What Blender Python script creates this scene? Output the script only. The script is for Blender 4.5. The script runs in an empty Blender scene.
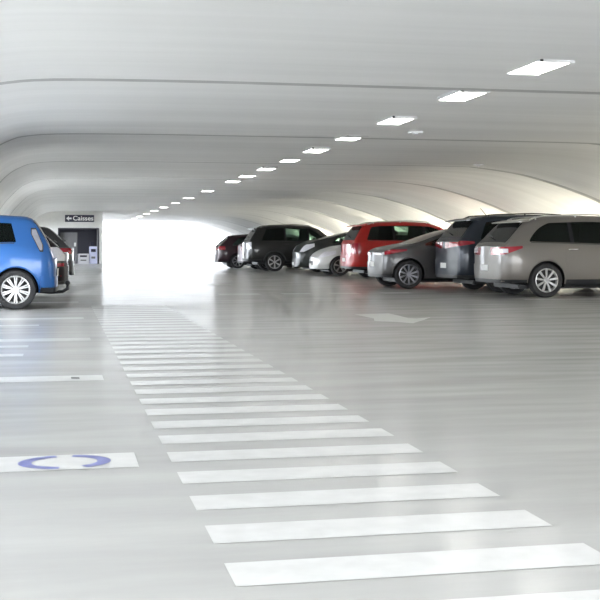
import bpy, bmesh, math, random
from mathutils import Vector, Matrix
random.seed(4)
scene = bpy.context.scene
C = bpy.context.collection
PI = math.pi

# ------------------------------------------------------------------ camera, world, lights, exposure
cam_data = bpy.data.cameras.new('camera')
cam_data.sensor_width = 36.0
cam_data.lens = 69.0
cam_data.shift_y = -0.09
cam_data.clip_end = 600
cam = bpy.data.objects.new('camera', cam_data)
cam.location = (0, 0, 0.97)
cam.rotation_euler = (PI/2, 0, -math.atan(240/1150))
C.objects.link(cam)
scene.camera = cam

world = bpy.data.worlds.new('daylight')
scene.world = world
world.use_nodes = True
bg = world.node_tree.nodes['Background']
bg.inputs[0].default_value = (0.86, 0.92, 1.0, 1)
bg.inputs[1].default_value = 4.0

vs = scene.view_settings
vs.view_transform = 'Standard'
vs.look = 'None'
vs.gamma = 1.0
vs.use_curve_mapping = False
vs.exposure = 1.2

sun_data = bpy.data.lights.new('sun', 'SUN')
sun_data.energy = 3.0
sun_data.angle = math.radians(4)
sun = bpy.data.objects.new('sun', sun_data)
sun.rotation_euler = (math.radians(-50), 0, math.radians(-10))   # shines on the ground beyond the far opening
C.objects.link(sun)

def area_light(name, loc, rot, sx, sy, power, color):
    d = bpy.data.lights.new(name, 'AREA'); d.shape = 'RECTANGLE'
    d.size = sx; d.size_y = sy; d.energy = power; d.color = color
    o = bpy.data.objects.new(name, d); o.location = loc; o.rotation_euler = rot
    C.objects.link(o); return o
WALL_LIGHT = 52
for k in range(9):
    # wall washers low behind the parked cars, throwing light up the haunch of the vault
    area_light('wall_washer', (14.3, 15.2+6.35*k, 0.5), (0, math.radians(180+18), 0), 0.25, 3.2, WALL_LIGHT, (1.0, 0.93, 0.74))
area_light('near_fill', (6.5, -6.8, 1.5), (math.radians(90), 0, 0), 15, 2.6, 480, (1.0, 0.975, 0.94))  # added fill behind the camera, brightens the near ceiling
area_light('far_portal', (6.5, 98.4, 1.25), (math.radians(-90), 0, 0), 15, 2.4, 260, (0.95, 0.97, 1.0))
area_light('side_fill', (-6.1, 5.0, 1.15), (0, math.radians(-90), 0), 1.7, 20, 360, (0.88, 0.93, 1.0))  # added daylight fill along the left, from an unseen open side
area_light('side_fill', (-6.1, 39.0, 1.15), (0, math.radians(-90), 0), 1.7, 48, 1050, (0.88, 0.93, 1.0))  # same added fill, lifts the middle of the aisle and vault
for k in range(5):
    area_light('niche_fill', (-3.0, 10.2+6.35*k, 1.8), (0, 0, 0), 0.3, 2.5, 75, (0.9, 0.94, 1.0))  # added fill inside the left niches, no fixture there

# ------------------------------------------------------------------ materials
def new_mat(name):
    m = bpy.data.materials.new(name); m.use_nodes = True
    return m, m.node_tree, m.node_tree.nodes['Principled BSDF']
def simple(name, col, rough=0.5, metal=0.0, coat=0.0, emit=None, estr=0.0, nscale=30.0, var=0.06):
    m, nt, b = new_mat(name)
    n = nt.nodes.new('ShaderNodeTexNoise'); n.inputs['Scale'].default_value = nscale
    tc = nt.nodes.new('ShaderNodeTexCoord'); nt.links.new(tc.outputs['Object'], n.inputs['Vector'])
    r = nt.nodes.new('ShaderNodeValToRGB')
    r.color_ramp.elements[0].position = 0.3; r.color_ramp.elements[1].position = 0.7
    r.color_ramp.elements[0].color = tuple(c*(1-var) for c in col)+(1,)
    r.color_ramp.elements[1].color = tuple(min(1, c*(1+var)) for c in col)+(1,)
    nt.links.new(n.outputs['Fac'], r.inputs['Fac']); nt.links.new(r.outputs['Color'], b.inputs['Base Color'])
    b.inputs['Roughness'].default_value = rough; b.inputs['Metallic'].default_value = metal
    b.inputs['Coat Weight'].default_value = coat; b.inputs['Coat Roughness'].default_value = 0.08
    if emit:
        b.inputs['Emission Color'].default_value = emit+(1,); b.inputs['Emission Strength'].default_value = estr
    return m
def paint(name, col, metal=0.4):
    m = simple(name, col, rough=0.4, metal=metal*.7, coat=0.5, nscale=400, var=0.05)
    m.node_tree.nodes['Principled BSDF'].inputs['Specular IOR Level'].default_value = 0.3
    return m
def glass_mat(name, tint, trans):
    m, nt, b = new_mat(name)
    nt.nodes.remove(b)
    out = nt.nodes['Material Output']
    t = nt.nodes.new('ShaderNodeBsdfTransparent'); t.inputs[0].default_value = tint+(1,)
    d = nt.nodes.new('ShaderNodeBsdfDiffuse'); d.inputs[0].default_value = (0.01, 0.013, 0.012, 1)
    g = nt.nodes.new('ShaderNodeBsdfGlossy'); g.inputs['Roughness'].default_value = 0.03
    mx = nt.nodes.new('ShaderNodeMixShader'); mx.inputs[0].default_value = 1-trans
    nt.links.new(t.outputs[0], mx.inputs[1]); nt.links.new(d.outputs[0], mx.inputs[2])
    f = nt.nodes.new('ShaderNodeFresnel'); f.inputs[0].default_value = 1.28
    m2 = nt.nodes.new('ShaderNodeMixShader')
    nt.links.new(f.outputs[0], m2.inputs[0]); nt.links.new(mx.outputs[0], m2.inputs[1]); nt.links.new(g.outputs[0], m2.inputs[2])
    nt.links.new(m2.outputs[0], out.inputs['Surface'])
    return m

M = {}
M['tyre'] = simple('tyre rubber', (0.018, 0.018, 0.019), 0.75)
M['alloy'] = simple('silver alloy', (0.48, 0.48, 0.48), 0.3, 0.6)
M['dark_alloy'] = simple('dark alloy', (0.26, 0.26, 0.28), 0.3, 0.7)
M['brake'] = simple('brake dark', (0.02, 0.02, 0.02), 0.7)
M['black'] = simple('black plastic', (0.02, 0.021, 0.023), 0.45)
M['interior'] = simple('dark cabin lining', (0.018, 0.018, 0.02), 0.8)
M['glass'] = glass_mat('tinted car glass', (0.75, 0.85, 0.8), 0.85)
M['privacy'] = glass_mat('dark privacy glass', (0.5, 0.56, 0.54), 0.6)
M['rear_glass'] = simple('dark rear glass', (0.010, 0.012, 0.013), 0.12, 0, 0)
M['rear_glass'].node_tree.nodes['Principled BSDF'].inputs['Specular IOR Level'].default_value = 0.3
M['interior'].node_tree.nodes['Principled BSDF'].inputs['Specular IOR Level'].default_value = 0.1
M['grey_lens'] = simple('smoky lamp lens', (0.30, 0.30, 0.33), 0.15, 0, 1)
M['red_lens'] = simple('red lamp lens', (0.30, 0.008, 0.02), 0.12, 0, 1)
M['pale_lens'] = simple('pale lamp lens', (0.75, 0.74, 0.78), 0.12, 0, 1)
M['chrome'] = simple('chrome', (0.8, 0.8, 0.8), 0.12, 1.0)
M['plate'] = simple('plate white', (0.75, 0.75, 0.72), 0.5)
M['seam'] = simple('seam dark', (0.03, 0.03, 0.03), 0.6)
M['paint_white'] = simple('white floor paint', (0.75, 0.75, 0.735), 0.24, nscale=9, var=0.05)
M['paint_blue'] = simple('blue floor paint', (0.2, 0.22, 0.5), 0.3, nscale=12, var=0.1)
M['navy'] = simple('navy sign face', (0.02, 0.02, 0.045), 0.4)
M['white'] = simple('white plastic', (0.85, 0.85, 0.86), 0.4)
M['lamp_frame'] = simple('lamp frame', (0.6, 0.6, 0.6), 0.4)
M['diffuser'] = simple('lamp diffuser', (0.9, 0.9, 0.9), 0.4, emit=(1.0, 0.98, 0.94), estr=5.0)
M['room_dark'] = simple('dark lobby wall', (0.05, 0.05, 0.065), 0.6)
M['grey_panel'] = simple('grey metal panel', (0.16, 0.16, 0.17), 0.5)
M['machine'] = simple('pale machine casing', (0.62, 0.62, 0.66), 0.4)
M['machine_blue'] = simple('lavender machine casing', (0.6, 0.62, 0.8), 0.4)

def floor_material():
    m, nt, b = new_mat('sealed grey concrete floor')
    tc = nt.nodes.new('ShaderNodeTexCoord')
    mp = nt.nodes.new('ShaderNodeMapping'); mp.inputs['Scale'].default_value = (0.35, 1.6, 1)
    nt.links.new(tc.outputs['Object'], mp.inputs['Vector'])
    n1 = nt.nodes.new('ShaderNodeTexNoise'); n1.inputs['Scale'].default_value = 1.0; n1.inputs['Detail'].default_value = 8; n1.inputs['Roughness'].default_value = 0.62
    nt.links.new(mp.outputs['Vector'], n1.inputs['Vector'])
    r = nt.nodes.new('ShaderNodeValToRGB')
    r.color_ramp.elements[0].position = 0.3; r.color_ramp.elements[1].position = 0.72
    r.color_ramp.elements[0].color = (0.45, 0.448, 0.432, 1); r.color_ramp.elements[1].color = (0.58, 0.577, 0.556, 1)
    nt.links.new(n1.outputs['Fac'], r.inputs['Fac']); nt.links.new(r.outputs['Color'], b.inputs['Base Color'])
    n2 = nt.nodes.new('ShaderNodeTexNoise'); n2.inputs['Scale'].default_value = 2.2; n2.inputs['Detail'].default_value = 1
    nt.links.new(mp.outputs['Vector'], n2.inputs['Vector'])
    mr = nt.nodes.new('ShaderNodeMapRange'); mr.inputs['To Min'].default_value = 0.17; mr.inputs['To Max'].default_value = 0.26
    mr.inputs['From Min'].default_value = 0.3; mr.inputs['From Max'].default_value = 0.7
    nt.links.new(n2.outputs['Fac'], mr.inputs['Value']); nt.links.new(mr.outputs['Result'], b.inputs['Roughness'])
    b.inputs['Specular IOR Level'].default_value = 0.6
    n3 = nt.nodes.new('ShaderNodeTexNoise'); n3.inputs['Scale'].default_value = 9; n3.inputs['Detail'].default_value = 4
    nt.links.new(mp.outputs['Vector'], n3.inputs['Vector'])
    bp = nt.nodes.new('ShaderNodeBump'); bp.inputs['Strength'].default_value = 0.02; bp.inputs['Distance'].default_value = 0.02
    nt.links.new(n3.outputs['Fac'], bp.inputs['Height']); nt.links.new(bp.outputs['Normal'], b.inputs['Normal'])
    return m
M['floor'] = floor_material()

def ceiling_material():
    m, nt, b = new_mat('white painted concrete')
    tc = nt.nodes.new('ShaderNodeTexCoord')
    mp = nt.nodes.new('ShaderNodeMapping'); mp.inputs['Scale'].default_value = (0.07, 1.5, 0.5)
    nt.links.new(tc.outputs['Object'], mp.inputs['Vector'])
    n1 = nt.nodes.new('ShaderNodeTexNoise'); n1.inputs['Scale'].default_value = 1.0; n1.inputs['Detail'].default_value = 6; n1.inputs['Roughness'].default_value = 0.6
    nt.links.new(mp.outputs['Vector'], n1.inputs['Vector'])
    r = nt.nodes.new('ShaderNodeValToRGB')
    r.color_ramp.elements[0].position = 0.32; r.color_ramp.elements[1].position = 0.68
    r.color_ramp.elements[0].color = (0.72, 0.72, 0.71, 1); r.color_ramp.elements[1].color = (0.82, 0.82, 0.81, 1)
    nt.links.new(n1.outputs['Fac'], r.inputs['Fac']); nt.links.new(r.outputs['Color'], b.inputs['Base Color'])
    b.inputs['Roughness'].default_value = 0.55
    return m
M['ceiling'] = ceiling_material()
M['ring_shade'] = simple('vault ring band with painted shade', (0.46, 0.46, 0.455), 0.7, nscale=2)  # groove shade at each ring put into a darker grey band
M['wall'] = simple('white painted wall', (0.78, 0.78, 0.76), 0.6, nscale=3, var=0.04)
M['ground'] = simple('pale outdoor paving', (0.6, 0.61, 0.63), 0.7, nscale=2, var=0.06)

# ------------------------------------------------------------------ mesh helpers
def obj(name, bm, mat, parent=None, smooth=False, kind=None, label=None):
    me = bpy.data.meshes.new(name)
    bmesh.ops.recalc_face_normals(bm, faces=bm.faces[:])
    bm.to_mesh(me); bm.free()
    for mm in (mat if isinstance(mat, (list, tuple)) else [mat]): me.materials.append(mm)
    if smooth:
        for p in me.polygons: p.use_smooth = True
        me.set_sharp_from_angle(angle=math.radians(38))
    o = bpy.data.objects.new(name, me); C.objects.link(o)
    if parent: o.parent = parent
    if kind: o['kind'] = kind
    if label: o['label'] = label
    return o
def thing(name, label, cat, loc=(0,0,0), rotz=0, group=None):
    o = bpy.data.objects.new(name, None); C.objects.link(o)
    o.location = loc; o.rotation_euler = (0,0,rotz); o.empty_display_size = 0.2
    o['label'] = label; o['category'] = cat
    if group: o['group'] = group
    return o
def tag(o, label, cat, group=None):
    o['label'] = label; o['category'] = cat
    if group: o['group'] = group
    return o
def add_box(bm, x0, x1, y0, y1, z0, z1, bev=0.0):
    r = bmesh.ops.create_cube(bm, size=1.0)
    vsx = r['verts']
    for v in vsx:
        v.co = Vector((x0+(v.co.x+.5)*(x1-x0), y0+(v.co.y+.5)*(y1-y0), z0+(v.co.z+.5)*(z1-z0)))
    if bev > 0:
        es = list({e for v in vsx for e in v.link_edges})
        bmesh.ops.bevel(bm, geom=es, offset=bev, segments=2, affect='EDGES')
    return bm
def box(x0, x1, y0, y1, z0, z1, bev=0.0):
    return add_box(bmesh.new(), x0, x1, y0, y1, z0, z1, bev)
def prism_xy(pts, z0, z1):
    bm = bmesh.new()
    a = [bm.verts.new((p[0], p[1], z0)) for p in pts]; b = [bm.verts.new((p[0], p[1], z1)) for p in pts]
    bm.faces.new(a); bm.faces.new(b[::-1])
    n = len(pts)
    for i in range(n): bm.faces.new((a[i], a[(i+1)%n], b[(i+1)%n], b[i]))
    return bm
def decal(pts, z=0.002):
    bm = bmesh.new(); bm.faces.new([bm.verts.new((p[0], p[1], z)) for p in pts]); return bm
def tube(bm, pts, r, seg=8):
    pts = [Vector(p) for p in pts]; rings = []
    for i, p in enumerate(pts):
        d = (pts[min(i+1, len(pts)-1)]-pts[max(i-1, 0)]).normalized()
        u = d.cross(Vector((0,0,1)))
        if u.length < 1e-3: u = d.cross(Vector((0,1,0)))
        u.normalize(); v = d.cross(u)
        rings.append([bm.verts.new(p+(u*math.cos(2*PI*k/seg)+v*math.sin(2*PI*k/seg))*r) for k in range(seg)])
    for a, b in zip(rings, rings[1:]):
        for k in range(seg): bm.faces.new((a[k], a[(k+1)%seg], b[(k+1)%seg], b[k]))
    bm.faces.new(rings[0]); bm.faces.new(rings[-1][::-1])
    return bm
def grid_solid(outer, inner):
    """outer/inner: equal grids [i][j] of points -> closed shell"""
    bm = bmesh.new()
    A = [[bm.verts.new(p) for p in r] for r in outer]; B = [[bm.verts.new(p) for p in r] for r in inner]
    n, m = len(A), len(A[0])
    for i in range(n-1):
        for j in range(m-1):
            bm.faces.new((A[i][j], A[i+1][j], A[i+1][j+1], A[i][j+1]))
            bm.faces.new((B[i][j], B[i][j+1], B[i+1][j+1], B[i+1][j]))
    for i in range(n-1):
        bm.faces.new((A[i][0], B[i][0], B[i+1][0], A[i+1][0]))
        bm.faces.new((A[i][-1], A[i+1][-1], B[i+1][-1], B[i][-1]))
    for j in range(m-1):
        bm.faces.new((A[0][j], A[0][j+1], B[0][j+1], B[0][j]))
        bm.faces.new((A[-1][j], B[-1][j], B[-1][j+1], A[-1][j+1]))
    return bm
def lerp(a, b, t): return a+(b-a)*t
def interp(pts, x):
    if x <= pts[0][0]: return pts[0][1]
    for (x0, y0), (x1, y1) in zip(pts, pts[1:]):
        if x <= x1: return y0+(y1-y0)*(x-x0)/(x1-x0)
    return pts[-1][1]
def smooth_curve(pts, step=0.04, rad=0.07):
    """densely resample a polyline with rounded corners"""
    x0, x1 = pts[0][0], pts[-1][0]
    n = max(2, int((x1-x0)/step)); out = []
    for i in range(n+1):
        x = x0+(x1-x0)*i/n
        r = min(rad, x-x0, x1-x)
        s = sum(interp(pts, x+r*k/3) for k in range(-3, 4))/7
        out.append((x, s))
    return out

# ------------------------------------------------------------------ the vault
H = 2.9
Y0, Y1 = -7.0, 99.0
BAY = 6.35; RING = 0.55
PROF = [(-2.3, -0.02), (-2.25, 0.9), (-2.1, 1.45), (-1.95, 1.75), (-1.6, 2.25), (-1.35, 2.52), (-1.05, 2.71), (-0.7, 2.81), (-0.2, 2.88), (1.5, 2.9),
        (4, 2.9), (7, 2.9), (9, 2.9), (10, 2.88), (10.8, 2.83), (11.5, 2.71), (12.1, 2.58), (12.7, 2.42), (13.3, 2.2), (13.8, 1.95), (14.3, 1.62), (14.8, 1.2), (15.2, 0.72), (15.5, 0.3), (15.6, -0.02)]
prof = []
for (a, b) in zip(PROF, PROF[1:]):
    for k in range(4 if abs(a[0]-b[0]) < 2.5 else 8):
        t = k/(4 if abs(a[0]-b[0]) < 2.5 else 8)
        prof.append((lerp(a[0], b[0], t), lerp(a[1], b[1], t)))
prof.append(PROF[-1])
for _ in range(3):
    prof = [prof[0]]+[((prof[i-1][0]+2*prof[i][0]+prof[i+1][0])/4, (prof[i-1][1]+2*prof[i][1]+prof[i+1][1])/4) for i in range(1, len(prof)-1)]+[prof[-1]]
norms = []
for i in range(len(prof)):
    a = prof[max(i-1, 0)]; b = prof[min(i+1, len(prof)-1)]
    d = Vector((b[0]-a[0], b[1]-a[1])).normalized()
    norms.append(Vector((d.y, -d.x)))      # points inward/down
def bay_depth(u, x):
    """how far a bay's skin hangs inwards: each precast bay bellies down to its far rib and steps back"""
    amp = 0.06 + 0.28*max(0, min(1, (x-9.5)/3.5)) + 0.12*max(0, min(1, (-0.7-x)/0.7))
    return amp*(u**1.6)
us = [0, 0.001, 0.03, 0.1, 0.2, 0.3, 0.42, 0.55, 0.68, 0.8, 0.9, 0.955, 0.9605, 0.999]
bm = bmesh.new()
rows = []
y = RING-BAY*2
ylist = []
k = -2
while RING+BAY*k < Y1:
    for u in us:
        yy = RING+BAY*(k+u)
        if Y0 <= yy <= Y1: ylist.append((yy, u))

    k += 1
for yy, u in ylist:
    row = []
    for (x, z), n in zip(prof, norms):
        d = bay_depth(u, x)+(-0.015 if u > 0.96 else 0)
        if z < 0.05: d = 0
        row.append(bm.verts.new((x+n.x*d, yy, z+n.y*d)))
    rows.append(row)
cut_z = 1.85
for ri, (a, b) in enumerate(zip(rows, rows[1:])):
    for i in range(len(prof)-1):
        if prof[i+1][0] < 0 and prof[i+1][1] < cut_z: continue      # the left side opens into parking niches
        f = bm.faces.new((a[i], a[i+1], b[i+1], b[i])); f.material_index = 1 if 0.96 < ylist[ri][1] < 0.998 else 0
ceiling = obj('ceiling', bm, [M['ceiling'], M['ring_shade']], smooth=True, kind='structure')
sol = ceiling.modifiers.new('thickness', 'SOLIDIFY'); sol.thickness = 0.2; sol.offset = -1
ceiling.data.flip_normals()

obj('floor', box(-9, 17, Y0, Y1+1, -0.2, 0), M['floor'], kind='structure')
bm = box(-120, 140, Y1+1, 330, -0.25, -0.02); obj('ground_outside', bm, M['ground'], kind='structure')
# left parking niches: lintel, piers, parapet open to added daylight and niche roof
bm = box(-2.2, -1.9, Y0, 63.4, 1.8, 2.15); obj('trim_1', bm, M['wall'], kind='structure')
obj('ceiling_left', box(-6.2, -2.0, Y0, 63.4, 2.1, 2.3), M['wall'], kind='structure')
obj('wall_left', box(-6.4, -6.2, Y0, 63.4, 0, 0.3), M['wall'], kind='structure')
for k in range(1, 9):
    yy = 0.4+BAY*k
    obj('wall_pier', box(-6.2, -2.0, yy-0.12, yy+0.12, 0, 2.1), M['wall'], kind='structure')
# far lintel above the exit
obj('trim_2', box(-2.3, 15.6, Y1-0.3, Y1, 2.5, 3.1), M['wall'], kind='structure')

# lobby wall across the left of the tunnel, with its doorway
KY = 63.0
obj('wall_lobby', box(-2.3, -0.11, KY, KY+0.2, 0, 2.86), M['wall'], kind='structure')
bm = bmesh.new()
add_box(bm, -0.11, 2.06, KY, KY+0.2, 1.94, 2.86)
obj('wall_lobby_lintel', bm, M['wall'], kind='structure')
obj('wall_lobby_side', box(2.06, 2.26, KY, KY+4.0, 0, 2.8), M['wall'], kind='structure')
for k in range(4):
    obj('trim_%d' % (k+3), box(-2.2, 2.26, KY-0.06, KY, 2.02+0.22*k, 2.09+0.22*k, 0.01), M['wall'], kind='structure')
bm = bmesh.new()
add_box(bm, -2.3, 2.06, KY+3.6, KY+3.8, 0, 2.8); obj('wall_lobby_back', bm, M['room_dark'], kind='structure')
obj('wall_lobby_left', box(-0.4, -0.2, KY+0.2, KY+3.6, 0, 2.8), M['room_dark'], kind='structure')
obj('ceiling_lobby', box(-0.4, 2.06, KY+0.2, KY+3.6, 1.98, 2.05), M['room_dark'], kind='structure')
fr = bmesh.new()
add_box(fr, -0.11, -0.04, KY-0.03, KY+0.2, 0, 1.94); add_box(fr, 1.99, 2.06, KY-0.03, KY+0.2, 0, 1.94); add_box(fr, -0.04, 1.99, KY-0.03, KY+0.2, 1.87, 1.94)
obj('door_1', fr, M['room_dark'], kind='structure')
dl = thing('door_leaf', 'dark grey door panel filling the left half of the far lobby doorway', 'door', (0.0, KY+0.3, 0))
obj('panel', box(0.02, 0.92, 0, 0.05, 0.02, 1.7, 0.01), M['grey_panel'], dl)
obj('push_bar', box(0.75, 0.85, -0.04, 0.0, 0.95, 1.15, 0.01), M['alloy'], dl)
def machine(name, label, x, y, w, d, h, mat, top):
    t = thing(name, label, 'payment machine', (x, y, 0))
    obj('casing', box(0, w, 0, d, 0.0, h, 0.02), mat, t, smooth=True)
    obj('screen', box(w*.2, w*.8, -0.012, 0.004, h*.68, h*.85), M['navy'], t)
    obj('slot_panel', box(w*.25, w*.75, -0.015, 0.003, h*.3, h*.42), M['grey_panel'], t)
    if top:
        obj('hood', box(0.05, w*.65, 0.05, d, h, h+.25, 0.03), M['navy'], t, smooth=True)
    return t
machine('payment_machine', 'low pale grey box machine in the middle of the far lobby doorway', 0.93, KY+0.35, 0.62, 0.5, 0.55, M['machine'], False)
machine('payment_machine', 'taller lavender machine with dark hood at right of far lobby doorway', 1.56, KY+0.4, 0.42, 0.5, 0.95, M['machine_blue'], True)

area_light('lobby_fill', (0.9, KY+1.8, 1.95), (0, 0, 0), 1.2, 0.3, 14, (0.85, 0.9, 1.0))  # added fill that lifts the dark doorway, no fixture there
# hanging sign above the doorway
sg = thing('direction_sign', 'dark blue sign with white arrow reading Caisses above the far lobby doorway', 'sign', (1.03, KY-0.12, 2.45))
obj('sign_board', box(-0.77, 0.77, 0, 0.06, -0.19, 0.19, 0.01), M['navy'], sg)
bm = bmesh.new()
P = [(-0.70, 0), (-0.56, 0.13), (-0.56, 0.045), (-0.42, 0.045), (-0.42, -0.045), (-0.56, -0.045), (-0.56, -0.13)]
f1 = [bm.verts.new((p[0], -0.006, p[1])) for p in P]; f2 = [bm.verts.new((p[0], 0.002, p[1])) for p in P]
bm.faces.new(f1); bm.faces.new(f2[::-1])
for i in range(len(P)): bm.faces.new((f1[i], f1[(i+1) % len(P)], f2[(i+1) % len(P)], f2[i]))
obj('arrow', bm, M['white'], sg)
cu = bpy.data.curves.new('lettering', 'FONT'); cu.body = 'Caisses'; cu.size = 0.34; cu.extrude = 0.003; cu.offset = 0.006
cu.align_x = 'LEFT'; cu.align_y = 'CENTER'
tmp = bpy.data.objects.new('lettering_curve', cu); C.objects.link(tmp)
bpy.context.view_layer.update()
me = bpy.data.meshes.new_from_object(tmp.evaluated_get(bpy.context.evaluated_depsgraph_get()))
bpy.data.objects.remove(tmp)
me.materials.clear(); me.materials.append(M['white'])
tx = bpy.data.objects.new('lettering', me); C.objects.link(tx); tx.parent = sg
tx.location = (-0.36, -0.004, 0.0); tx.rotation_euler = (PI/2, 0, 0)
xs = [v.co.x for v in me.vertices]; tx.scale = (1.08/(max(xs)-min(xs)), 1, 1)

# ------------------------------------------------------------------ ceiling lamps and sensors
def ceil_z(x, y):
    u = ((y-RING)/BAY) % 1.0
    return interp(prof[10:], x)-bay_depth(u, x)
lamp_group = 'row of ceiling lamps along the aisle'
ys = [11.4, 13.75, 16.7, 19.45, 22.2, 24.95, 27.8, 30.75, 33.35]+[33.5+5.7*k for k in range(1, 12)]
lamp_words = ['largest ceiling lamp panel, at the upper right of the row', 'second ceiling lamp panel from the upper right of the row', 'third ceiling lamp panel from the upper right of the row',
              'fourth ceiling lamp panel from the upper right of the row', 'fifth ceiling lamp panel from the upper right of the row', 'sixth ceiling lamp panel from the upper right of the row',
              'seventh ceiling lamp panel from the upper right of the row', 'eighth ceiling lamp panel from the upper right of the row', 'ninth ceiling lamp panel, the last of the closely spaced ones']
far_words = ['first', 'second', 'third', 'fourth', 'fifth', 'sixth', 'seventh', 'eighth', 'ninth', 'tenth', 'last']
lamp0 = None
for i, yy in enumerate(ys):
    z = 2.90
    lab = lamp_words[i] if i < 9 else far_words[i-9]+' of the small wider spaced ceiling lamps, counted towards the far exit'
    if lamp0 is None:
        lamp0 = thing('ceiling_lamp', lab, 'lamp', (4.97, yy, z), 0, lamp_group)
        f = bmesh.new()
        add_box(f, -0.19, 0.19, -0.45, -0.42, -0.055, 0.10); add_box(f, -0.19, 0.19, 0.42, 0.45, -0.055, 0.10)
        add_box(f, -0.19, -0.17, -0.42, 0.42, -0.04, 0.10); add_box(f, 0.17, 0.19, -0.42, 0.42, -0.04, 0.10)
        add_box(f, -0.17, 0.17, -0.42, 0.42, 0.02, 0.10)
        obj('lamp_frame', f, M['lamp_frame'], lamp0)
        obj('diffuser', box(-0.17, 0.17, -0.42, 0.42, -0.05, 0.02, 0.006), M['diffuser'], lamp0)
        obj('end_clip', box(-0.19, -0.16, -0.465, -0.45, -0.055, -0.02), M['seam'], lamp0)
        obj('end_clip', box(0.16, 0.19, 0.45, 0.465, -0.055, -0.02), M['seam'], lamp0)
    else:
        r = lamp0.copy(); C.objects.link(r); r.location = (4.97, yy, z); r['label'] = lab
        for ch in lamp0.children:
            c = ch.copy(); C.objects.link(c); c.parent = r
for (x, yy, lab) in ((5.6, 10.0, 'small white ceiling sensor beyond the upper right lamp at the frame edge'), (5.75, 18.2, 'small white ceiling sensor between the second and third lamps'), (9.4, 25.0, 'small pale sensor strip on the ceiling over the parked grey cars')):
    t = thing('ceiling_sensor', lab, 'sensor', (x, yy, ceil_z(x, yy)))
    obj('base', box(-0.11, 0.11, -0.07, 0.07, -0.025, 0.10, 0.008), M['white'], t)
    obj('lens', box(-0.04, 0.04, -0.04, 0.04, -0.05, -0.02, 0.012), M['pale_lens'], t)

# ------------------------------------------------------------------ floor markings
cw = thing('pedestrian_walkway', 'long ladder of white painted stripes running down the aisle floor', 'floor marking', (0, 0, 0))
per = 0.482; y = 3.237-per
n = 0
while y < 19 and n < 64:
    xl, xr = 0.49, 1.67
    obj('stripe', decal([(xl, y), (xr, y), (xr, y+0.245), (xl, y+0.245)]), M['paint_white'], cw)
    y += per; n += 1
by = 5.08
bmk = thing('accessible_bay_marking', 'white floor band carrying a blue ring, nearest marking on the left', 'floor marking', (0, 0, 0))
obj('band', decal([(-2.0, by), (0.34, by), (0.34, by+0.36), (-2.0, by+0.36)]), M['paint_white'], bmk)
cx, cyy = 0.02, by+0.18
for (a0, a1) in ((-62, 78), (102, 262)):
    pts_o = []; pts_i = []; bm = bmesh.new()
    for k in range(25):
        a = math.radians(lerp(a0, a1, k/24))
        pts_o.append((cx+0.205*math.cos(a), cyy+0.165*math.sin(a))); pts_i.append((cx+0.145*math.cos(a), cyy+0.118*math.sin(a)))
    for k in range(24):
        q = [pts_o[k], pts_o[k+1], pts_i[k+1], pts_i[k]]
        bm.faces.new([bm.verts.new((p[0], p[1], 0.0035)) for p in q])
    obj('ring_arc', bm, M['paint_blue'], bmk)
line_words = {8.42: 'white bay line with a small dark scuff, second marking up on the left floor', 12.0: 'thin white bay line on the left floor between blue car and the scuffed line',
              15.55: 'white bay line on the left floor just in front of the blue car', 20.05: 'white bay line running under the rear of the blue car'}
for yy, lab in line_words.items():
    t = thing('bay_line', lab, 'floor marking', (0, 0, 0))
    obj('paint_band', decal([(-2.0 if yy < 19 else -1.6, yy), (0.31, yy), (0.31, yy+0.34), (-2.0 if yy < 19 else -1.6, yy+0.34)]), M['paint_white'], t)
    if yy == 8.42: obj('scuff', decal([(0.08, yy+.12), (0.14, yy+.10), (0.14, yy+.22), (0.08, yy+.24)], 0.003), M['seam'], t)
for yy, x1, lab in ((10.4, -0.32, 'short white tick mark on the left floor, nearer one'), (11.3, -0.3, 'short white tick mark on the left floor, farther one'), (14.3, -0.25, 'faint short white line just before the blue wheel')):
    tag(obj('bay_tick', decal([(-1.6, yy), (x1, yy), (x1, yy+0.22), (-1.6, yy+0.22)]), M['paint_white']), lab, 'floor marking')
# dashed line across the aisle at right, bay lines between right cars
for i, (x0, x1) in enumerate(((3.1, 3.95), (4.4, 5.0), (5.4, 6.0), (6.5, 7.1))):
    tag(obj('floor_dash', decal([(x0, 22.6), (x1, 22.6), (x1, 23.1), (x0, 23.1)]), M['paint_white']),
        ['leftmost', 'second from the left', 'third from the left', 'rightmost'][i]+' of the white dashes across the aisle by the parked cars', 'floor marking', 'dashed line across the aisle')
tag(obj('floor_dash', decal([(3.6, 28.2), (4.2, 28.2), (4.2, 28.9), (3.6, 28.9)]), M['paint_white']), 'lone small white dash nearer the far exit than the dashed line', 'floor marking')
for yy in (19.4, 21.97+.0):
    tag(obj('bay_line', decal([(8.2, yy), (13.0, yy), (13.0, yy+0.15), (8.2, yy+0.15)]), M['paint_white']),
        'white bay line on the floor in front of the grey estate car' if yy < 20 else 'white bay line under the dark people carrier', 'floor marking')
# lane arrow
AR = [(4.08, 15.79), (4.61, 15.9), (4.62, 15.55), (4.58, 14.83), (4.66, 14.72), (4.93, 14.93), (4.63, 14.35), (4.33, 13.82), (4.2, 14.12), (3.98, 14.36), (4.11, 14.86)]
tag(obj('lane_arrow', decal(AR), M['paint_white']), 'white painted direction arrow on the aisle floor in front of the parked cars', 'floor marking')

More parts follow.
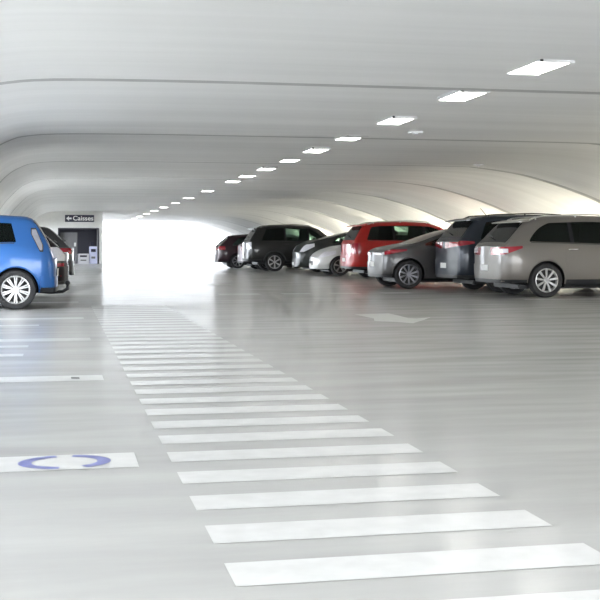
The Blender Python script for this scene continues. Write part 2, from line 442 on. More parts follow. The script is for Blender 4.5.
# ------------------------------------------------------------------ cars
def make_wheel(parent, x, yside, s, r, w, spokes, rimmat, rimfrac=0.70, style=0):
    """x axle position, yside = outer plane (signed by s), tyre solid of revolution about y"""
    seg = 40
    bm = bmesh.new()
    pr = [(rimfrac*r, 0.012), (0.80*r, 0.0), (0.93*r, 0.004), (0.985*r, 0.022), (r, 0.05), (r, w-0.05), (0.985*r, w-0.022), (0.9*r, w), (rimfrac*r, w-0.012)]
    rings = []
    for k in range(seg):
        a = 2*PI*k/seg
        rings.append([bm.verts.new((math.cos(a)*p[0], -s*p[1], math.sin(a)*p[0])) for p in pr])
    for k in range(seg):
        A, B = rings[k], rings[(k+1) % seg]
        for j in range(len(pr)): bm.faces.new((A[j], A[(j+1) % len(pr)], B[(j+1) % len(pr)], B[j]))
    wh = obj('wheel', bm, M['tyre'], parent, smooth=True)
    wh.location = (x, yside, r)
    R = rimfrac*r
    bm = bmesh.new()
    pr = [(R*1.01, 0.006), (R*0.95, 0.004), (R*0.9, 0.03), (R*0.88, 0.09), (R*1.01, 0.09)]
    rings = []
    for k in range(seg):
        a = 2*PI*k/seg
        rings.append([bm.verts.new((math.cos(a)*p[0], -s*p[1], math.sin(a)*p[0])) for p in pr])
    for k in range(seg):
        A, B = rings[k], rings[(k+1) % seg]
        for j in range(len(pr)): bm.faces.new((A[j], A[(j+1) % len(pr)], B[(j+1) % len(pr)], B[j]))
    def spoke(a, w0, w1, off=0.0):
        ca, sa = math.cos(a), math.sin(a)
        q = []
        for (rr, ww) in ((R*0.14, w0), (R*0.93, w1)):
            for sgn in (-1, 1):
                for dy in (0.012, 0.04):
                    q.append(bm.verts.new((ca*rr-sa*(sgn*ww+off), -s*(dy+(0.012 if rr < R*.5 else 0)), sa*rr+ca*(sgn*ww+off))))
        for f in ((0, 1, 3, 2), (4, 6, 7, 5), (0, 4, 5, 1), (2, 3, 7, 6), (0, 2, 6, 4), (1, 5, 7, 3)): bm.faces.new([q[i] for i in f])
    for k in range(spokes):
        a = 2*PI*k/spokes+PI/2
        if style == 1:
            spoke(a-0.09, 0.010, 0.010); spoke(a+0.09, 0.010, 0.010)
        else:
            spoke(a, 0.013, PI*R*0.9/spokes*0.30)
    r_ = bmesh.ops.create_cone(bm, cap_ends=True, segments=20, radius1=R*0.22, radius2=R*0.18, depth=0.035, matrix=Matrix.Translation((0, -s*0.025, 0)) @ Matrix.Rotation(s*PI/2, 4, 'X'))
    obj('rim', bm, rimmat, wh, smooth=True)
    bm = bmesh.new()
    bmesh.ops.create_cone(bm, cap_ends=True, segments=28, radius1=R*0.97, radius2=R*0.97, depth=0.02, matrix=Matrix.Translation((0, -s*0.08, 0)) @ Matrix.Rotation(PI/2, 4, 'X'))
    obj('brake_disc', bm, M['brake'], wh, smooth=True)
    return wh

class Shape:
    def __init__(s, sp):
        s.L = sp['L']; s.Wm = sp['W']/2; s.zb = sp.get('zb', 0.2)
        s.top_c = smooth_curve(sp['top'], 0.03, sp.get('rad', 0.07)); s.belt_c = smooth_curve(sp['belt'], 0.05, 0.1)
        s.rw = sp.get('rw', 0.74)          # roof half-width fraction
        s.wr = sp.get('wr', 0.84); s.wf = sp.get('wf', 0.74)
        s.bulge_r = sp.get('bulge_r', 0.07); s.bulge_f = sp.get('bulge_f', 0.16)
        s.zbr = sp.get('zbr', 0.30); s.zbf = sp.get('zbf', 0.22)
    def W(s, x):
        L = s.L
        return s.Wm*interp([(0, s.wr), (0.05, s.wr+(1-s.wr)*.35), (0.14, s.wr+(1-s.wr)*.7), (0.3, 1-(1-s.wr)*.1), (0.6, 1), (L-0.9, 1), (L-0.55, .975), (L-0.25, s.wf+(1-s.wf)*.6), (L-0.1, s.wf+(1-s.wf)*.3), (L, s.wf)], x)
    def top(s, x): return interp(s.top_c, x)
    def belt(s, x): return min(interp(s.belt_c, x), s.top(x)-0.035)
    def bot(s, x): return interp([(0, s.zbr), (0.5, s.zb+.03), (0.8, s.zb), (s.L-0.8, s.zb), (s.L-.3, s.zb+.01), (s.L, s.zbf)], x)
    def section(s, x):
        W = s.W(x); t = s.top(x); b = s.belt(x); zb = s.bot(x)
        g = max(0, min(1, (t-b-0.035)/.42))
        # tumblehome is carried mostly by the roof width
        wr = lerp(.90*W, s.rw*s.Wm if s.rw*s.Wm < .9*W else .9*W, g)
        h = b-zb
        P = [(0, zb), (.86*W, zb), (.945*W, zb+.05), (.985*W, zb+.16*h+.04), (W, zb+.45*h), (.995*W, zb+.72*h), (.98*W, b-.06), (.955*W, b)]
        P += [(lerp(.94*W, wr, .5)+.01*g, lerp(b, t-.09*g, .5)), (wr, t-.02-.08*g), (wr-.035, t-.012-.035*g), (wr-.11, t-.008-.006*g), (wr*.5, t), (0, t+.006)]
        return P
    def yside(s, x, z):
        P = s.section(x)[1:11]
        if z <= P[0][1]: return P[0][0]
        for a, b in zip(P, P[1:]):
            if z <= b[1]: return lerp(a[0], b[0], (z-a[1])/max(1e-6, b[1]-a[1]))
        return P[-1][0]
    def zroof(s, x, y):
        P = s.section(x)[8:][::-1]
        return interp([(p[0], p[1]) for p in P], abs(y))

def ring_path(S, end, tmax_side, n=26):
    """plan outline (x, y, nx, ny) from -side through the end face to +side at body width"""
    pts = []
    m = 12
    for k in range(m+1):
        x = tmax_side*(1-k/m); pts.append((x, -1, x))
    for k in range(1, n):
        pts.append((None, -1+2*k/n, 0))
    for k in range(m+1):
        x = tmax_side*(k/m); pts.append((x, 1, x))
    return pts
def wrap_panel(S, end, side_len, zlo, zhi, off, t0=0.0, t1=1.0, thick=0.012, rows=4, squeeze=None):
    """panel following the end of the car round both corners; t0..t1 picks part of the path"""
    pts = ring_path(S, end, side_len)
    npt = len(pts)
    def pos(i, z, o):
        a, b, c = pts[i]
        if a is not None:
            x = a; y = b*S.yside(x if end == 'rear' else S.L-x, z)
            px = x; py = y
        else:
            x0 = 0
            w = S.yside(0 if end == 'rear' else S.L, z)
            bulge = S.bulge_r if end == 'rear' else S.bulge_f
            px = -bulge*(1-b*b); py = b*w
        return px, py
    def point(i, z, o):
        a_ = pts[i][0] or 0
        z = min(z, S.top(a_ if end == 'rear' else S.L-a_)-.025)
        p = pos(i, z, 0); q0 = pos(max(i-1, 0), z, 0); q1 = pos(min(i+1, npt-1), z, 0)
        dx, dy = q1[0]-q0[0], q1[1]-q0[1]; l = math.hypot(dx, dy) or 1
        nx, ny = dy/l, -dx/l       # path goes -y to +y through x<0 end : outward is -x
        nx, ny = -abs(nx) if pts[i][0] is None else nx, ny
        if pts[i][0] is not None: nx, ny = -abs(dy/l), pts[i][1]*abs(dx/l)
        else: nx, ny = -abs(dy/l), (1 if py_sign(pts[i][1]) > 0 else -1)*abs(dx/l)
        X, Yv = p[0]+nx*o, p[1]+ny*o
        return (X if end == 'rear' else S.L-X, Yv, z)
    i0, i1 = int(round(t0*(npt-1))), int(round(t1*(npt-1)))
    O, I = [], []
    for i in range(i0, i1+1):
        f = (i-i0)/max(1, i1-i0)
        lo = zlo(f) if callable(zlo) else zlo; hi = zhi(f) if callable(zhi) else zhi
        O.append([point(i, lerp(lo, hi, j/rows), off) for j in range(rows+1)])
        I.append([point(i, lerp(lo, hi, j/rows), off-thick) for j in range(rows+1)])
    return grid_solid(O, I)
def py_sign(v): return 1 if v >= 0 else -1
def side_panel(S, sgn, x0, x1, zlo, zhi, off, thick=0.01, n=16, m=5):
    O, I = [], []
    for i in range(n+1):
        x = lerp(x0, x1, i/n)
        lo = zlo(x) if callable(zlo) else zlo; hi = zhi(x) if callable(zhi) else zhi
        hi = max(hi, lo+0.004)
        O.append([(x, sgn*(S.yside(x, lerp(lo, hi, j/m))+off), lerp(lo, hi, j/m)) for j in range(m+1)])
        I.append([(p[0], p[1]-sgn*thick, p[2]) for p in O[-1]])
    return grid_solid(O, I)
def top_panel(S, x0, x1, frac, off, thick=0.02, n=10, m=8, wmax=None):
    O, I = [], []
    for i in range(n+1):
        x = lerp(x0, x1, i/n)
        dz = (S.top(min(x+.02, S.L))-S.top(max(x-.02, 0)))
        dx = min(x+.02, S.L)-max(x-.02, 0)
        l = math.hypot(dz, dx); nx, nz = -dz/l, dx/l
        P = S.section(x); wr = P[9][0]
        row, rin = [], []
        for j in range(m+1):
            y = lerp(-frac, frac, j/m)*wr
            z = S.zroof(x, y)
            row.append((x+nx*off, y, z+nz*off)); rin.append((x+nx*(off-thick), y, z+nz*(off-thick)))
        O.append(row); I.append(rin)
    return grid_solid(O, I)

def build_car(sp, loc, flip):
    S = Shape(sp)
    L = S.L
    root = thing(sp['name'], sp['label'], 'car', loc, PI if flip else 0)
    r = sp['r']; ax = sp['axles']
    bp = sp['paint']
    # ---- body shell
    bm = bmesh.new(); rings = []
    xs = sorted(set([0, .02, .05, .09, .14, .2, .27]+[round(.27+k*.07, 3) for k in range(1, int((L-.5)/.07))]+[L-.2, L-.15, L-.1, L-.06, L-.03, L]))
    xs = [x for i, x in enumerate(xs) if i == 0 or x-xs[i-1] > .008]
    def ring(x, sc, xx):
        P = S.section(x)
        full = [(p[0]*sc, p[1]) for p in P]+[(-p[0]*sc, p[1]) for p in P[1:-1][::-1]]
        return [bm.verts.new((xx, p[0], p[1])) for p in full]
    for sc in (.04, .3, .55, .75, .9): rings.append(ring(0, sc, -S.bulge_r*(1-sc*sc)))
    for x in xs: rings.append(ring(x, 1, x))
    for sc in (.9, .75, .55, .3, .04): rings.append(ring(L, sc, L+S.bulge_f*(1-sc*sc)))
    for a, b in zip(rings, rings[1:]):
        n = len(a)
        for k in range(n): bm.faces.new((a[k], a[(k+1) % n], b[(k+1) % n], b[k]))
    bm.faces.new(rings[0]); bm.faces.new(rings[-1][::-1])
    bmesh.ops.recalc_face_normals(bm, faces=bm.faces[:])
    body = obj('body', bm, [bp, M['interior']], root)
    # ---- cutters
    cb = bmesh.new()
    for a in ax:
        for s in (-1, 1):
            mtx = Matrix.Translation((a, s*(S.Wm-.05), r*1.0)) @ Matrix.Rotation(PI/2, 4, 'X')
            bmesh.ops.create_cone(cb, cap_ends=True, segments=40, radius1=r*1.13, radius2=r*1.13, depth=.5, matrix=mtx)
    belt = lambda x: interp(S.belt_c, x)
    w0, w1 = sp['win']
    slope = sp.get('win_rear_slope', 2.0)
    wlo = lambda x: belt(x)+.035
    rnd = (lambda x: wlo(x)+.03+.45*(1-math.exp(-(x-w0)/.33))) if sp.get('win_round') else (lambda x: 9)
    whi = lambda x: max(wlo(x)+.004, min(S.top(x)-sp.get('roof_gap', .125), rnd(x), wlo(x)+.03+(x-w0)*(slope if not sp.get('win_round') else 9), wlo(x)+.01+(w1-x)*.62))
    edges = [w0]+sp['pillars']+[w1]
    spans = []
    for k in range(len(edges)-1):
        a = edges[k]+(0.04 if k else 0); b = edges[k+1]-(0.04 if k < len(edges)-2 else 0)
        spans.append((a, b))
    if not sp.get('solid_glass'):
        for (a, b) in spans:
            n = 14; poly = [(lerp(a, b, i/n), wlo(lerp(a, b, i/n))) for i in range(n+1)]+[(lerp(b, a, i/n), whi(lerp(b, a, i/n))) for i in range(n+1)]
            v0 = [cb.verts.new((p[0], -1.2, p[1])) for p in poly]; v1 = [cb.verts.new((p[0], 1.2, p[1])) for p in poly]
            cb.faces.new(v0); cb.faces.new(v1[::-1])
            for i in range(len(poly)):
                j = (i+1) % len(poly); cb.faces.new((v0[i], v1[i], v1[j], v0[j]))
    bmesh.ops.recalc_face_normals(cb, faces=cb.faces[:])
    cut = obj('cutter', cb, M['interior'])
    mod = body.modifiers.new('cut', 'BOOLEAN'); mod.operation = 'DIFFERENCE'; mod.object = cut; mod.solver = 'EXACT'; mod.use_self = True
    body_parent = body.parent; body.parent = None
    bpy.context.view_layer.update()
    dg = bpy.context.evaluated_depsgraph_get()
    me = bpy.data.meshes.new_from_object(body.evaluated_get(dg))
    body.modifiers.clear(); body.data = me; body.parent = body_parent
    bpy.data.objects.remove(cut)
    me.materials.clear(); me.materials.append(bp); me.materials.append(M['interior'])
    for p in me.polygons:
        c = p.center
        inside = (0.03 < c.x < L-.03 and S.yside(c.x, c.z)-abs(c.y) > .02 and c.z < S.zroof(c.x, c.y)-.03 and c.z > S.bot(c.x)+.02)
        under = c.z < S.bot(max(0, min(L, c.x)))+.03
        p.material_index = 1 if (inside or under) else 0
        p.use_smooth = not inside
    me.set_sharp_from_angle(angle=math.radians(35))
    # ---- glazing
    gm = [M['privacy'] if (sp.get('privacy') and i == 0) else M['glass'] for i in range(len(spans))]
    for s in (-1, 1):
        for i, (a, b) in enumerate(spans):
            if sp.get('solid_glass'): obj('side_window', side_panel(S, s, a, b, wlo, whi, .006, .012), M['rear_glass'], root, smooth=True)
            else: obj('side_window', side_panel(S, s, a, b, wlo, whi, -.012, .005), gm[i], root, smooth=True)
        if sp.get('chrome_line', True):
            obj('window_trim', side_panel(S, s, w0+.02, w1-.05, lambda x: wlo(x)-.022, lambda x: wlo(x)-.006, .006, .012, n=24, m=1), M[sp.get('trim', 'black')], root, smooth=True)
    for s in (-1, 1):
        for q in sp['pillars']:
            obj('door_pillar', side_panel(S, s, q-.04, q+.04, wlo, whi, .003, .012, n=3), M['interior'], root, smooth=True)
    ra, rb = sp['rear_glass']
    obj('rear_window', top_panel(S, ra, rb, .9, .006), M['rear_glass'], root, smooth=True)
    fa, fb = sp['windscreen']
    obj('windscreen', top_panel(S, fa, fb, .95, .006), M[sp.get('screen_mat', 'rear_glass')], root, smooth=True)
    # ---- cabin
    if not sp.get('solid_glass'):
        for sx in sp.get('seats', (1.45, 2.35)):
            for s in (-1, 1):
                bm = bmesh.new(); zs = belt(sx)+.0
                add_box(bm, sx-.05, sx+.05, s*.36-.2, s*.36+.2, zs, min(zs+.2, S.top(sx)-.3), .03)
                add_box(bm, sx-.05, sx+.03, s*.36-.11, s*.36+.11, zs+.2, min(zs+.34, S.top(sx)-.14), .03)
                obj('seat', bm, M['interior'], root, smooth=True)
    # ---- doors and handles
    for s in (-1, 1):
        for (a, b) in sp['doors']:
            bm = side_panel(S, s, a, b, lambda x: S.bot(x)+.11, lambda x: belt(x)-.0, .0045, .008, n=14, m=8)
            # keep the rear arch clear
            dele = [v for v in bm.verts if any((v.co.x-q)**2+(v.co.z-r)**2 < (r*1.17)**2 for q in ax)]
            bmesh.ops.delete(bm, geom=dele, context='VERTS')
            d = obj('door', bm, bp, root, smooth=True)
            zz = belt(a)-.10
            yy = S.yside(a+.12, zz)
            bm = bmesh.new(); tube(bm, [(a+.06, s*(yy+.008), zz), (a+.09, s*(yy+.035), zz+.004), (a+.2, s*(yy+.035), zz+.006), (a+.24, s*(yy+.008), zz+.006)], .013, 8)
            obj('door_handle', bm, M[sp['handle']] if 'handle' in sp else bp, d, smooth=True)
        a, b = sp['doors'][-1][1], sp['doors'][0][0]
        zm = sp.get('sill', None)
        if zm: obj('side_skirt', side_panel(S, s, ax[0]+r*1.2, ax[1]-r*1.2, lambda x: S.bot(x)+.0, lambda x: S.bot(x)+zm, .012, .02, m=3), M['black'], root, smooth=True)
        # arch lip
        for q in ax:
            bm = bmesh.new(); pts = []
            for k in range(19):
                an = lerp(-.12, PI+.12, k/18); x = q+math.cos(an)*r*1.15; z = r+math.sin(an)*r*1.15
                if z < S.bot(min(max(x,0),L)): continue
                pts.append((x, s*(S.yside(min(max(x,0.01),L-.01), z)-.002), z))
            tube(bm, pts, sp.get('lip', .012), 6)
            obj('wheel_arch', bm, M['black'] if sp.get('black_arch') else bp, root, smooth=True)
        # mirror
        mx = sp['mirror']; zz = belt(mx)+.06; yy = S.yside(mx, zz)
        bm = bmesh.new()
        add_box(bm, mx-.06, mx+.07, s*(yy+.04) if s > 0 else -(yy+.22), yy+.22 if s > 0 else -(yy+.04), zz, zz+.13, .035)
        add_box(bm, mx-.02, mx+.04, min(s*(yy-.02), s*(yy+.06)), max(s*(yy-.02), s*(yy+.06)), zz-.02, zz+.04, .01)
        obj('side_mirror', bm, bp, root, smooth=True)
        if sp.get('rails'):
            x0r, x1r = sp['rails']; bm = bmesh.new(); n = 12; pts = []
            for k in range(n+1):
                x = lerp(x0r, x1r, k/n); P = S.section(x); e = .045 if 0 < k < n else .0
                pts.append((x, s*(P[9][0]-.07), S.zroof(x, P[9][0]-.07)+e))
            tube(bm, pts, .014, 6)
            for k in (1, n//2, n-1): tube(bm, [pts[k], (pts[k][0], pts[k][1], pts[k][2]-.05)], .016, 6)
            obj('roof_rail', bm, M[sp.get('rail_mat', 'alloy')], root, smooth=True)
    # ---- wheels
    for a in ax:
        for s in (-1, 1):
            make_wheel(root, a, s*(S.Wm-.012), s, r, .2, sp['spokes'], M[sp.get('rim', 'alloy')], sp.get('rimfrac', .7), sp.get('rstyle', 0))
    # underbody
    obj('underbody', box(.35, L-.35, -S.Wm*.72, S.Wm*.72, S.zb-.04, S.zb+.05, .02), M['black'], root)
    # ---- ends
    rl = min(.5, ax[0]-r*1.2); fl_len = min(.5, L-ax[1]-r*1.2)
    b0, b1 = sp.get('bumper', (.30, .62))
    bmx = M['black'] if sp.get('black_bumper') else bp
    rb_ = obj('rear_bumper', wrap_panel(S, 'rear', rl, b0, b1, .016, thick=.03, rows=5), bmx, root, smooth=True)
    if sp.get('lower', True):
        obj('lower_valance', wrap_panel(S, 'rear', rl, b0-.01, b0+.06, .022, thick=.03, rows=2), M[sp.get('valance', 'black')], rb_, smooth=True)
    fb_ = obj('front_bumper', wrap_panel(S, 'front', fl_len, S.zbf+.0, S.zbf+.30, .016, thick=.03, rows=4), bp, root, smooth=True)
    gz = sp.get('grille', (S.zbf+.12, S.zbf+.26))
    obj('grille', wrap_panel(S, 'front', .42, gz[0], gz[1], .022, .38, .62, thick=.02, rows=3), M['black'], root, smooth=True)
    z0, z1 = sp.get('plate', (.50, .61))
    obj('number_plate', wrap_panel(S, 'rear', .4, z0, z1, .024, .43, .57, thick=.01, rows=1), M['plate'], root)
    obj('number_plate', wrap_panel(S, 'front', .4, S.zbf+.06, S.zbf+.17, .034, .43, .57, thick=.01, rows=1), M['plate'], root)
    # tail lights: side part [x0..x1] with height functions and rear part
    for tl in sp['tails']:
        for s in (-1, 1):
            if tl[0] == 'wrap':
                _, sl, tt, zl, zh, mat = tl
                t0, t1 = (0, tt) if s < 0 else (1-tt, 1)
                fl_ = (lambda f, a=zl, b=s: a(f if b < 0 else 1-f)) if callable(zl) else zl
                fh_ = (lambda f, a=zh, b=s: a(f if b < 0 else 1-f)) if callable(zh) else zh
                o = obj('tail_light', wrap_panel(S, 'rear', sl, fl_, fh_, .018 if mat == 'pale_lens' else .012, t0, t1, thick=.02, rows=3), M[mat], root, smooth=True)
            else:
                _, x0, x1, zl, zh, mat = tl
                o = obj('tail_light', side_panel(S, s, x0, x1, zl, zh, .01 if mat == 'black' else .014, .015), M[mat], root, smooth=True)
    hz = sp.get('head', (.62, .78)); hl = sp.get('head_len', .5)
    for s in (-1, 1):
        t0, t1 = (0, .36) if s < 0 else (.64, 1)
        lo = (lambda f, b=s: lerp(hz[1]-.05, hz[0], min(1, (f if b < 0 else 1-f)*2)))
        hi = (lambda f, b=s: lerp(hz[1]+.06, hz[1]-.04, (f if b < 0 else 1-f)))
        o = obj('headlight', wrap_panel(S, 'front', hl, lo, hi, .012, t0, t1, thick=.02, rows=3), M['pale_lens'], root, smooth=True)
    if sp.get('spoiler'):
        xa, ln = sp['spoiler']; P = S.section(xa+.1); w = P[9][0]
        z = S.top(xa+.12)
        bm = grid_solid([[(lerp(xa-ln, xa+.16, i/4), lerp(-w, w, j/6)*(.96 if i == 0 else 1), lerp(z-.035, S.top(xa+.16)+.004, i/4)) for j in range(7)] for i in range(5)],
                        [[(lerp(xa-ln, xa+.16, i/4), lerp(-w, w, j/6)*(.96 if i == 0 else 1), lerp(z-.055, S.top(xa+.16)-.05, i/4)) for j in range(7)] for i in range(5)])
        obj('roof_spoiler', bm, bp, root, smooth=True)
    if sp.get('wiper', True):
        xm = lerp(ra, rb, .15); bm = bmesh.new()
        tube(bm, [(xm-.03, 0, S.top(xm)+.03), (lerp(ra, rb, .3)-.03, .35, S.top(lerp(ra, rb, .3))+.02)], .01, 6)
        obj('rear_wiper', bm, M['black'], root)
    if sp.get('antenna'):
        xa = sp['antenna']; bm = bmesh.new(); tube(bm, [(xa, 0, S.top(xa)), (xa-.14, 0, S.top(xa)+.16)], .007, 6)
        obj('antenna', bm, M['black'], root)
    if sp.get('tow'):
        bm = bmesh.new(); tube(bm, [(.35, 0, .26), (.05, 0, .23), (-.14, 0, .24), (-.22, 0, .29), (-.22, 0, .36)], .028, 8)
        bmesh.ops.create_uvsphere(bm, u_segments=10, v_segments=8, radius=.04, matrix=Matrix.Translation((-.22, 0, .38)))
        obj('tow_hitch', bm, M['black'], root, smooth=True)
    return root

def estate_top(L, h): return [(0, .98), (.05, 1.02), (.30, h-.13), (.40, h-.06), (.75, h-.02), (1.6, h), (2.35, h-.03), (2.75, h-.12), (3.55, 1.02), (4.2, .88), (L-.1, .74), (L, .66)]
CARS = []
# grey estate, nearest right
CARS.append((dict(name='estate_car', label='metallic taupe grey estate car nearest on the right, cut by the frame edge', L=4.56, W=1.80, r=.325, axles=(.82, 3.52), zb=.2,
    top=[(0, .98), (.06, 1.03), (.40, 1.40), (.50, 1.47), (.9, 1.53), (1.7, 1.56), (2.4, 1.54), (2.75, 1.42), (3.55, 1.02), (4.2, .88), (4.46, .76), (4.56, .66)],
    belt=[(0, 1.0), (.6, 1.02), (1.6, .99), (3.2, .93), (4.2, .86), (4.56, .7)], paint=paint('taupe grey metallic paint', (0.17, 0.157, 0.14), .45),
    win=(.50, 3.35), win_round=True, pillars=[1.35, 2.3], rear_glass=(.07, .44), windscreen=(2.78, 3.5), privacy=False, doors=[(1.2, 2.3), (2.33, 3.4)], sill=.14,
    mirror=3.05, spokes=9, rstyle=0, rails=(.55, 2.5), rim='alloy', rimfrac=.69, bumper=(.28, .62), spoiler=(.40, .08),
    tails=[('wrap', .34, .40, lambda f: lerp(.93, .80, min(1, f*1.6)), lambda f: lerp(.97, .94, f), 'red_lens'), ('wrap', .08, .36, lambda f: .84, lambda f: .92, 'pale_lens')], trim='black', handle='chrome'),
    (8.12, 20.15, 0), False))
# dark people carrier
CARS.append((dict(name='people_carrier', label='dark blue-black people carrier partly hidden behind the taupe grey estate', L=4.53, W=1.84, r=.34, axles=(.9, 3.63), zb=.2,
    top=[(0, 1.08), (.06, 1.14), (.30, 1.46), (.42, 1.57), (.8, 1.62), (1.7, 1.65), (2.4, 1.62), (2.8, 1.5), (3.6, 1.1), (4.2, .95), (4.45, .8), (4.53, .7)],
    belt=[(0, 1.08), (1.6, 1.05), (3.2, 1.0), (4.53, .75)], paint=paint('blue black metallic paint', (0.022, 0.028, 0.04), .4),
    win=(.45, 3.4), win_rear_slope=2.0, pillars=[1.3, 2.3], rear_glass=(.07, .36), windscreen=(2.85, 3.55), privacy=True, doors=[(1.2, 2.3), (2.33, 3.4)],
    mirror=3.1, spokes=7, rails=(.55, 2.5), rail_mat='black', bumper=(.3, .68), antenna=.9, spoiler=(.3, .12), rim='dark_alloy',
    tails=[('wrap', .30, .46, lambda f: lerp(1.02, .92, f), lambda f: lerp(1.07, 1.09, f), 'red_lens')], rad=.08),
    (8.15, 22.65, 0), False))
# grey coupe
CARS.append((dict(name='hatchback_car', label='dark grey sloping coupe with a red wraparound tail light and ten-spoke wheel', L=4.30, W=1.80, r=.325, axles=(.55, 3.2), zb=.18,
    top=[(0, .84), (.12, .93), (.4, .98), (.8, 1.05), (1.35, 1.25), (1.85, 1.39), (2.3, 1.41), (2.6, 1.34), (3.35, .98), (4.0, .84), (4.2, .74), (4.3, .62)],
    belt=[(0, .90), (.5, .96), (1.6, .93), (3.1, .88), (4.3, .66)], paint=paint('graphite grey metallic paint', (0.08, 0.077, 0.077), .45),
    win=(.95, 3.1), win_rear_slope=1.0, roof_gap=.085, pillars=[1.7], rear_glass=(.6, 1.6), windscreen=(2.62, 3.3), doors=[(1.65, 3.1)],
    mirror=2.9, spokes=10, rim='dark_alloy', rimfrac=.72, bumper=(.27, .6), wr=.74, bulge_r=.06, rad=.12, wiper=False,
    tails=[('wrap', .5, .44, lambda f: lerp(.86, .77, min(1, f*2)), lambda f: lerp(.90, .88, f), 'red_lens'), ('wrap', .03, .40, .77, .86, 'pale_lens')]),
    (7.2, 25.0, 0), False))
# red MPV
CARS.append((dict(name='people_carrier', label='bright red high-roofed car with black rear side windows', L=4.4, W=1.82, r=.335, axles=(.85, 3.5), zb=.2,
    top=[(0, 1.05), (.05, 1.12), (.25, 1.50), (.36, 1.62), (.8, 1.69), (1.7, 1.71), (2.4, 1.68), (2.8, 1.55), (3.45, 1.12), (4.1, .98), (4.3, .85), (4.4, .7)],
    belt=[(0, 1.12), (1.6, 1.10), (3.2, 1.04), (4.4, .8)], paint=paint('bright red paint', (0.36, 0.012, 0.009), .15),
    win=(.42, 3.25), win_rear_slope=2.4, pillars=[1.25, 2.2], rear_glass=(.06, .32), windscreen=(2.85, 3.4), privacy=True, doors=[(1.2, 2.2), (2.23, 3.25)],
    mirror=3.0, spokes=6, rails=(.5, 2.5), bumper=(.3, .68), spoiler=(.26, .1),
    tails=[('wrap', .2, .36, .75, 1.05, 'red_lens')]),
    (8.5, 32.9, 0), False))
# silver hatch nose-out
CARS.append((dict(name='hatchback_car', label='pale silver car parked nose-out beside the red car', L=4.3, W=1.75, r=.31, axles=(.95, 3.62), zb=.17,
    top=[(0, 1.02), (.2, 1.12), (.6, 1.35), (1.2, 1.45), (1.8, 1.46), (2.2, 1.38), (3.1, 1.04), (3.6, .97), (4.0, .85), (4.2, .74), (4.3, .62)],
    belt=[(0, .98), (1.6, .95), (3.1, .93), (4.3, .68)], paint=paint('pale silver metallic paint', (0.62, 0.62, 0.6), .4),
    win=(.7, 3.1), win_rear_slope=.7, pillars=[1.2, 2.0], rear_glass=(.1, .6), windscreen=(2.25, 3.05), doors=[(1.15, 2.0), (2.03, 3.0)], screen_mat='glass',
    mirror=2.8, spokes=5, bumper=(.27, .6), head=(.60, .76), head_len=.55, wf=.72, bulge_f=.12, solid_glass=False,
    tails=[('wrap', .2, .3, .8, 1.0, 'red_lens')]),
    (8.15+4.3+.12, 37.3, 0), True))
# dark prius-like nose-out
CARS.append((dict(name='hatchback_car', label='dark wedge-shaped hatchback parked nose-out with a large pale headlight', L=4.45, W=1.76, r=.31, axles=(.8, 3.5), zb=.17,
    top=[(0, 1.05), (.3, 1.18), (.9, 1.40), (1.7, 1.53), (2.2, 1.53), (2.7, 1.45), (3.3, 1.31), (3.95, 1.17), (4.25, 1.04), (4.38, .92), (4.45, .78)],
    belt=[(0, 1.05), (1.6, 1.07), (3.3, 1.05), (4.1, 1.0), (4.45, .8)], paint=paint('black green metallic paint', (0.03, 0.034, 0.032), .4),
    win=(.9, 3.3), win_rear_slope=.6, pillars=[1.4, 2.2], rear_glass=(.3, .9), windscreen=(2.7, 3.75), doors=[(1.35, 2.2), (2.23, 3.2)],
    mirror=3.0, spokes=5, bumper=(.27, .6), head=(.76, 1.0), head_len=.5, bulge_f=.1, tails=[('wrap', .2, .3, .8, 1.0, 'red_lens')]),
    (8.35+4.45+.05, 40.9, 0), True))
# black SUV
CARS.append((dict(name='suv_car', label='tall black off-road car with bright six-spoke wheel and wide arches', L=4.4, W=1.84, r=.36, axles=(.98, 3.6), zb=.3, zbr=.42, zbf=.35,
    top=[(0, 1.12), (.06, 1.2), (.30, 1.58), (.42, 1.68), (.8, 1.75), (1.8, 1.78), (2.4, 1.74), (2.75, 1.64), (3.3, 1.2), (4.1, 1.1), (4.3, 1.0), (4.4, .8)],
    belt=[(0, 1.14), (1.6, 1.14), (3.2, 1.1), (4.4, .95)], paint=paint('black paint', (0.014, 0.014, 0.013), .2),
    win=(.5, 3.15), win_rear_slope=2.2, pillars=[1.4, 2.3], rear_glass=(.07, .36), windscreen=(2.75, 3.25), privacy=True, doors=[(1.3, 2.3), (2.33, 3.2)],
    mirror=2.9, spokes=6, rails=(.5, 2.5), rail_mat='black', black_arch=True, lip=.035, bumper=(.42, .75), spoiler=(.3, .1), sill=.14, grille=(.55, .85), head=(.8, .98),
    tails=[('wrap', .10, .30, .85, 1.12, 'pale_lens')]),
    (7.0, 42.9, 0), False))
# pale hidden car
CARS.append((dict(name='hatchback_car', label='pale car mostly hidden behind the tall black off-road car', L=4.1, W=1.72, r=.3, axles=(.78, 3.3), zb=.18,
    top=[(0, .98), (.06, 1.04), (.34, 1.34), (.5, 1.42), (1.4, 1.48), (2.1, 1.45), (2.5, 1.35), (3.3, 1.0), (3.9, .85), (4.1, .66)],
    belt=[(0, .98), (1.6, .96), (3.1, .92), (4.1, .68)], paint=paint('pale pinkish silver paint', (0.5, 0.46, 0.48), .4),
    win=(.5, 3.1), win_rear_slope=1.2, pillars=[1.2, 2.0], rear_glass=(.07, .36), windscreen=(2.5, 3.25), doors=[(1.15, 2.0), (2.03, 3.0)],
    mirror=2.8, spokes=7, bumper=(.28, .6), tails=[('wrap', .2, .32, .78, 1.2, 'red_lens')]),
    (7.35, 46.5, 0), False))
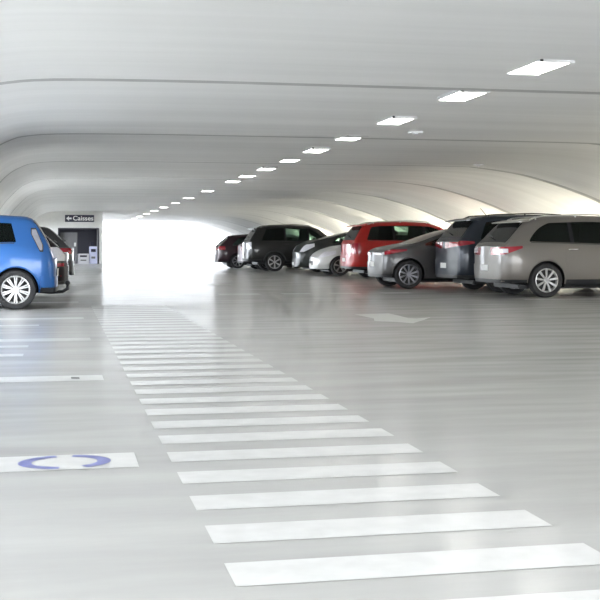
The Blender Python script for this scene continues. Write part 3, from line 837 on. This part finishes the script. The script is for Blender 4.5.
# dark maroon farthest
CARS.append((dict(name='hatchback_car', label='dark maroon hatchback, last in the right row before the bright exit', L=4.2, W=1.76, r=.32, axles=(.80, 3.4), zb=.19,
    top=[(0, .95), (.08, 1.02), (.45, 1.36), (.6, 1.43), (1.4, 1.49), (2.1, 1.46), (2.5, 1.36), (3.3, 1.02), (4.0, .86), (4.2, .66)],
    belt=[(0, .96), (1.6, 1.0), (3.1, .94), (4.2, .68)], paint=paint('dark maroon metallic paint', (0.035, 0.016, 0.022), .4),
    win=(.6, 3.1), win_rear_slope=1.0, pillars=[1.2, 2.0], rear_glass=(.09, .46), windscreen=(2.5, 3.25), privacy=True, doors=[(1.15, 2.0), (2.03, 3.0)],
    mirror=2.8, spokes=7, rim='dark_alloy', bumper=(.28, .6), spoiler=(.46, .08), tails=[('wrap', .26, .36, .80, .96, 'red_lens')]),
    (6.65, 48.7, 0), False))
# blue hatchback, left
CARS.append((dict(name='hatchback_car', label='bright blue small hatchback nearest on the left, with a tow hook', L=3.8, W=1.68, r=.305, axles=(.56, 3.0), zb=.2, zbr=.27,
    top=[(0, .78), (.05, .95), (.16, 1.18), (.29, 1.38), (.40, 1.43), (1.0, 1.46), (1.7, 1.48), (2.2, 1.45), (2.5, 1.35), (3.2, 1.0), (3.7, .84), (3.8, .66)],
    belt=[(0, .92), (.6, 1.0), (1.6, .95), (2.9, .9), (3.8, .66)], paint=paint('bright blue metallic paint', (0.025, 0.125, 0.38), .35),
    win=(.56, 3.0), win_rear_slope=8, pillars=[1.6], rear_glass=(.05, .30), windscreen=(2.5, 3.15), doors=[(1.35, 2.9)], sill=None,
    mirror=2.7, spokes=10, rstyle=1, bumper=(.27, .50), lip=.012, wr=.80, bulge_r=.05, tow=True, rad=.04,
    tails=[('side', .15, .34, lambda x: .88+max(0, x-.2)*2.0, lambda x: min(1.25, .98+(x-.15)*2.4), 'black'), ('side', .165, .325, lambda x: .905+max(0, x-.2)*2.0, lambda x: min(1.225, .955+(x-.15)*2.4), 'grey_lens'), ('wrap', .03, .36, .40, .50, 'red_lens')], privacy=False),
    (-0.1, 18.8, 0), True))
CARS.append((dict(name='people_carrier', label='black car with pale upper and red lower tail lights just behind the blue hatchback', L=4.3, W=1.76, r=.31, axles=(.8, 3.5), zb=.2,
    top=[(0, .85), (.08, .95), (.42, 1.25), (.62, 1.45), (1.0, 1.5), (1.7, 1.52), (2.4, 1.48), (2.8, 1.35), (3.5, 1.02), (4.1, .9), (4.3, .66)],
    belt=[(0, .9), (.6, .98), (1.6, 1.0), (3.2, .95), (4.3, .7)], paint=paint('black metallic paint', (0.02, 0.015, 0.017), .4),
    win=(.6, 3.3), win_rear_slope=1.4, pillars=[1.3, 2.3], rear_glass=(.09, .48), windscreen=(2.8, 3.45), privacy=True, doors=[(1.2, 2.3), (2.33, 3.2)],
    mirror=3.0, spokes=7, bumper=(.28, .6), wr=.8, bulge_r=.08, tails=[('wrap', .3, .42, .70, .95, 'pale_lens'), ('wrap', .2, .42, .30, .66, 'red_lens')]),
    (0.06, 22.0, 0), True))
CARS.append((dict(name='estate_car', label='dark car with chrome trim, last in the left row before the lobby', L=4.3, W=1.76, r=.31, axles=(.8, 3.5), zb=.2,
    top=[(0, .92), (.08, 1.0), (.42, 1.34), (.55, 1.42), (1.0, 1.46), (1.7, 1.48), (2.4, 1.44), (2.8, 1.3), (3.5, 1.0), (4.1, .88), (4.3, .66)],
    belt=[(0, .96), (1.6, .98), (3.2, .93), (4.3, .7)], paint=paint('charcoal metallic paint', (0.06, 0.06, 0.065), .5),
    win=(.6, 3.3), win_rear_slope=1.2, pillars=[1.3, 2.3], rear_glass=(.09, .48), windscreen=(2.8, 3.45), privacy=True, doors=[(1.2, 2.3), (2.33, 3.2)],
    mirror=3.0, spokes=7, bumper=(.28, .6), trim='chrome', tails=[('wrap', .3, .36, .78, .92, 'red_lens')]),
    (0.25, 28.6, 0), True))
only = None
for sp, loc, flip in CARS:
    loc = (loc[0], loc[1]+sp['W']/2, loc[2]) if not flip else loc
    build_car(sp, loc, flip)
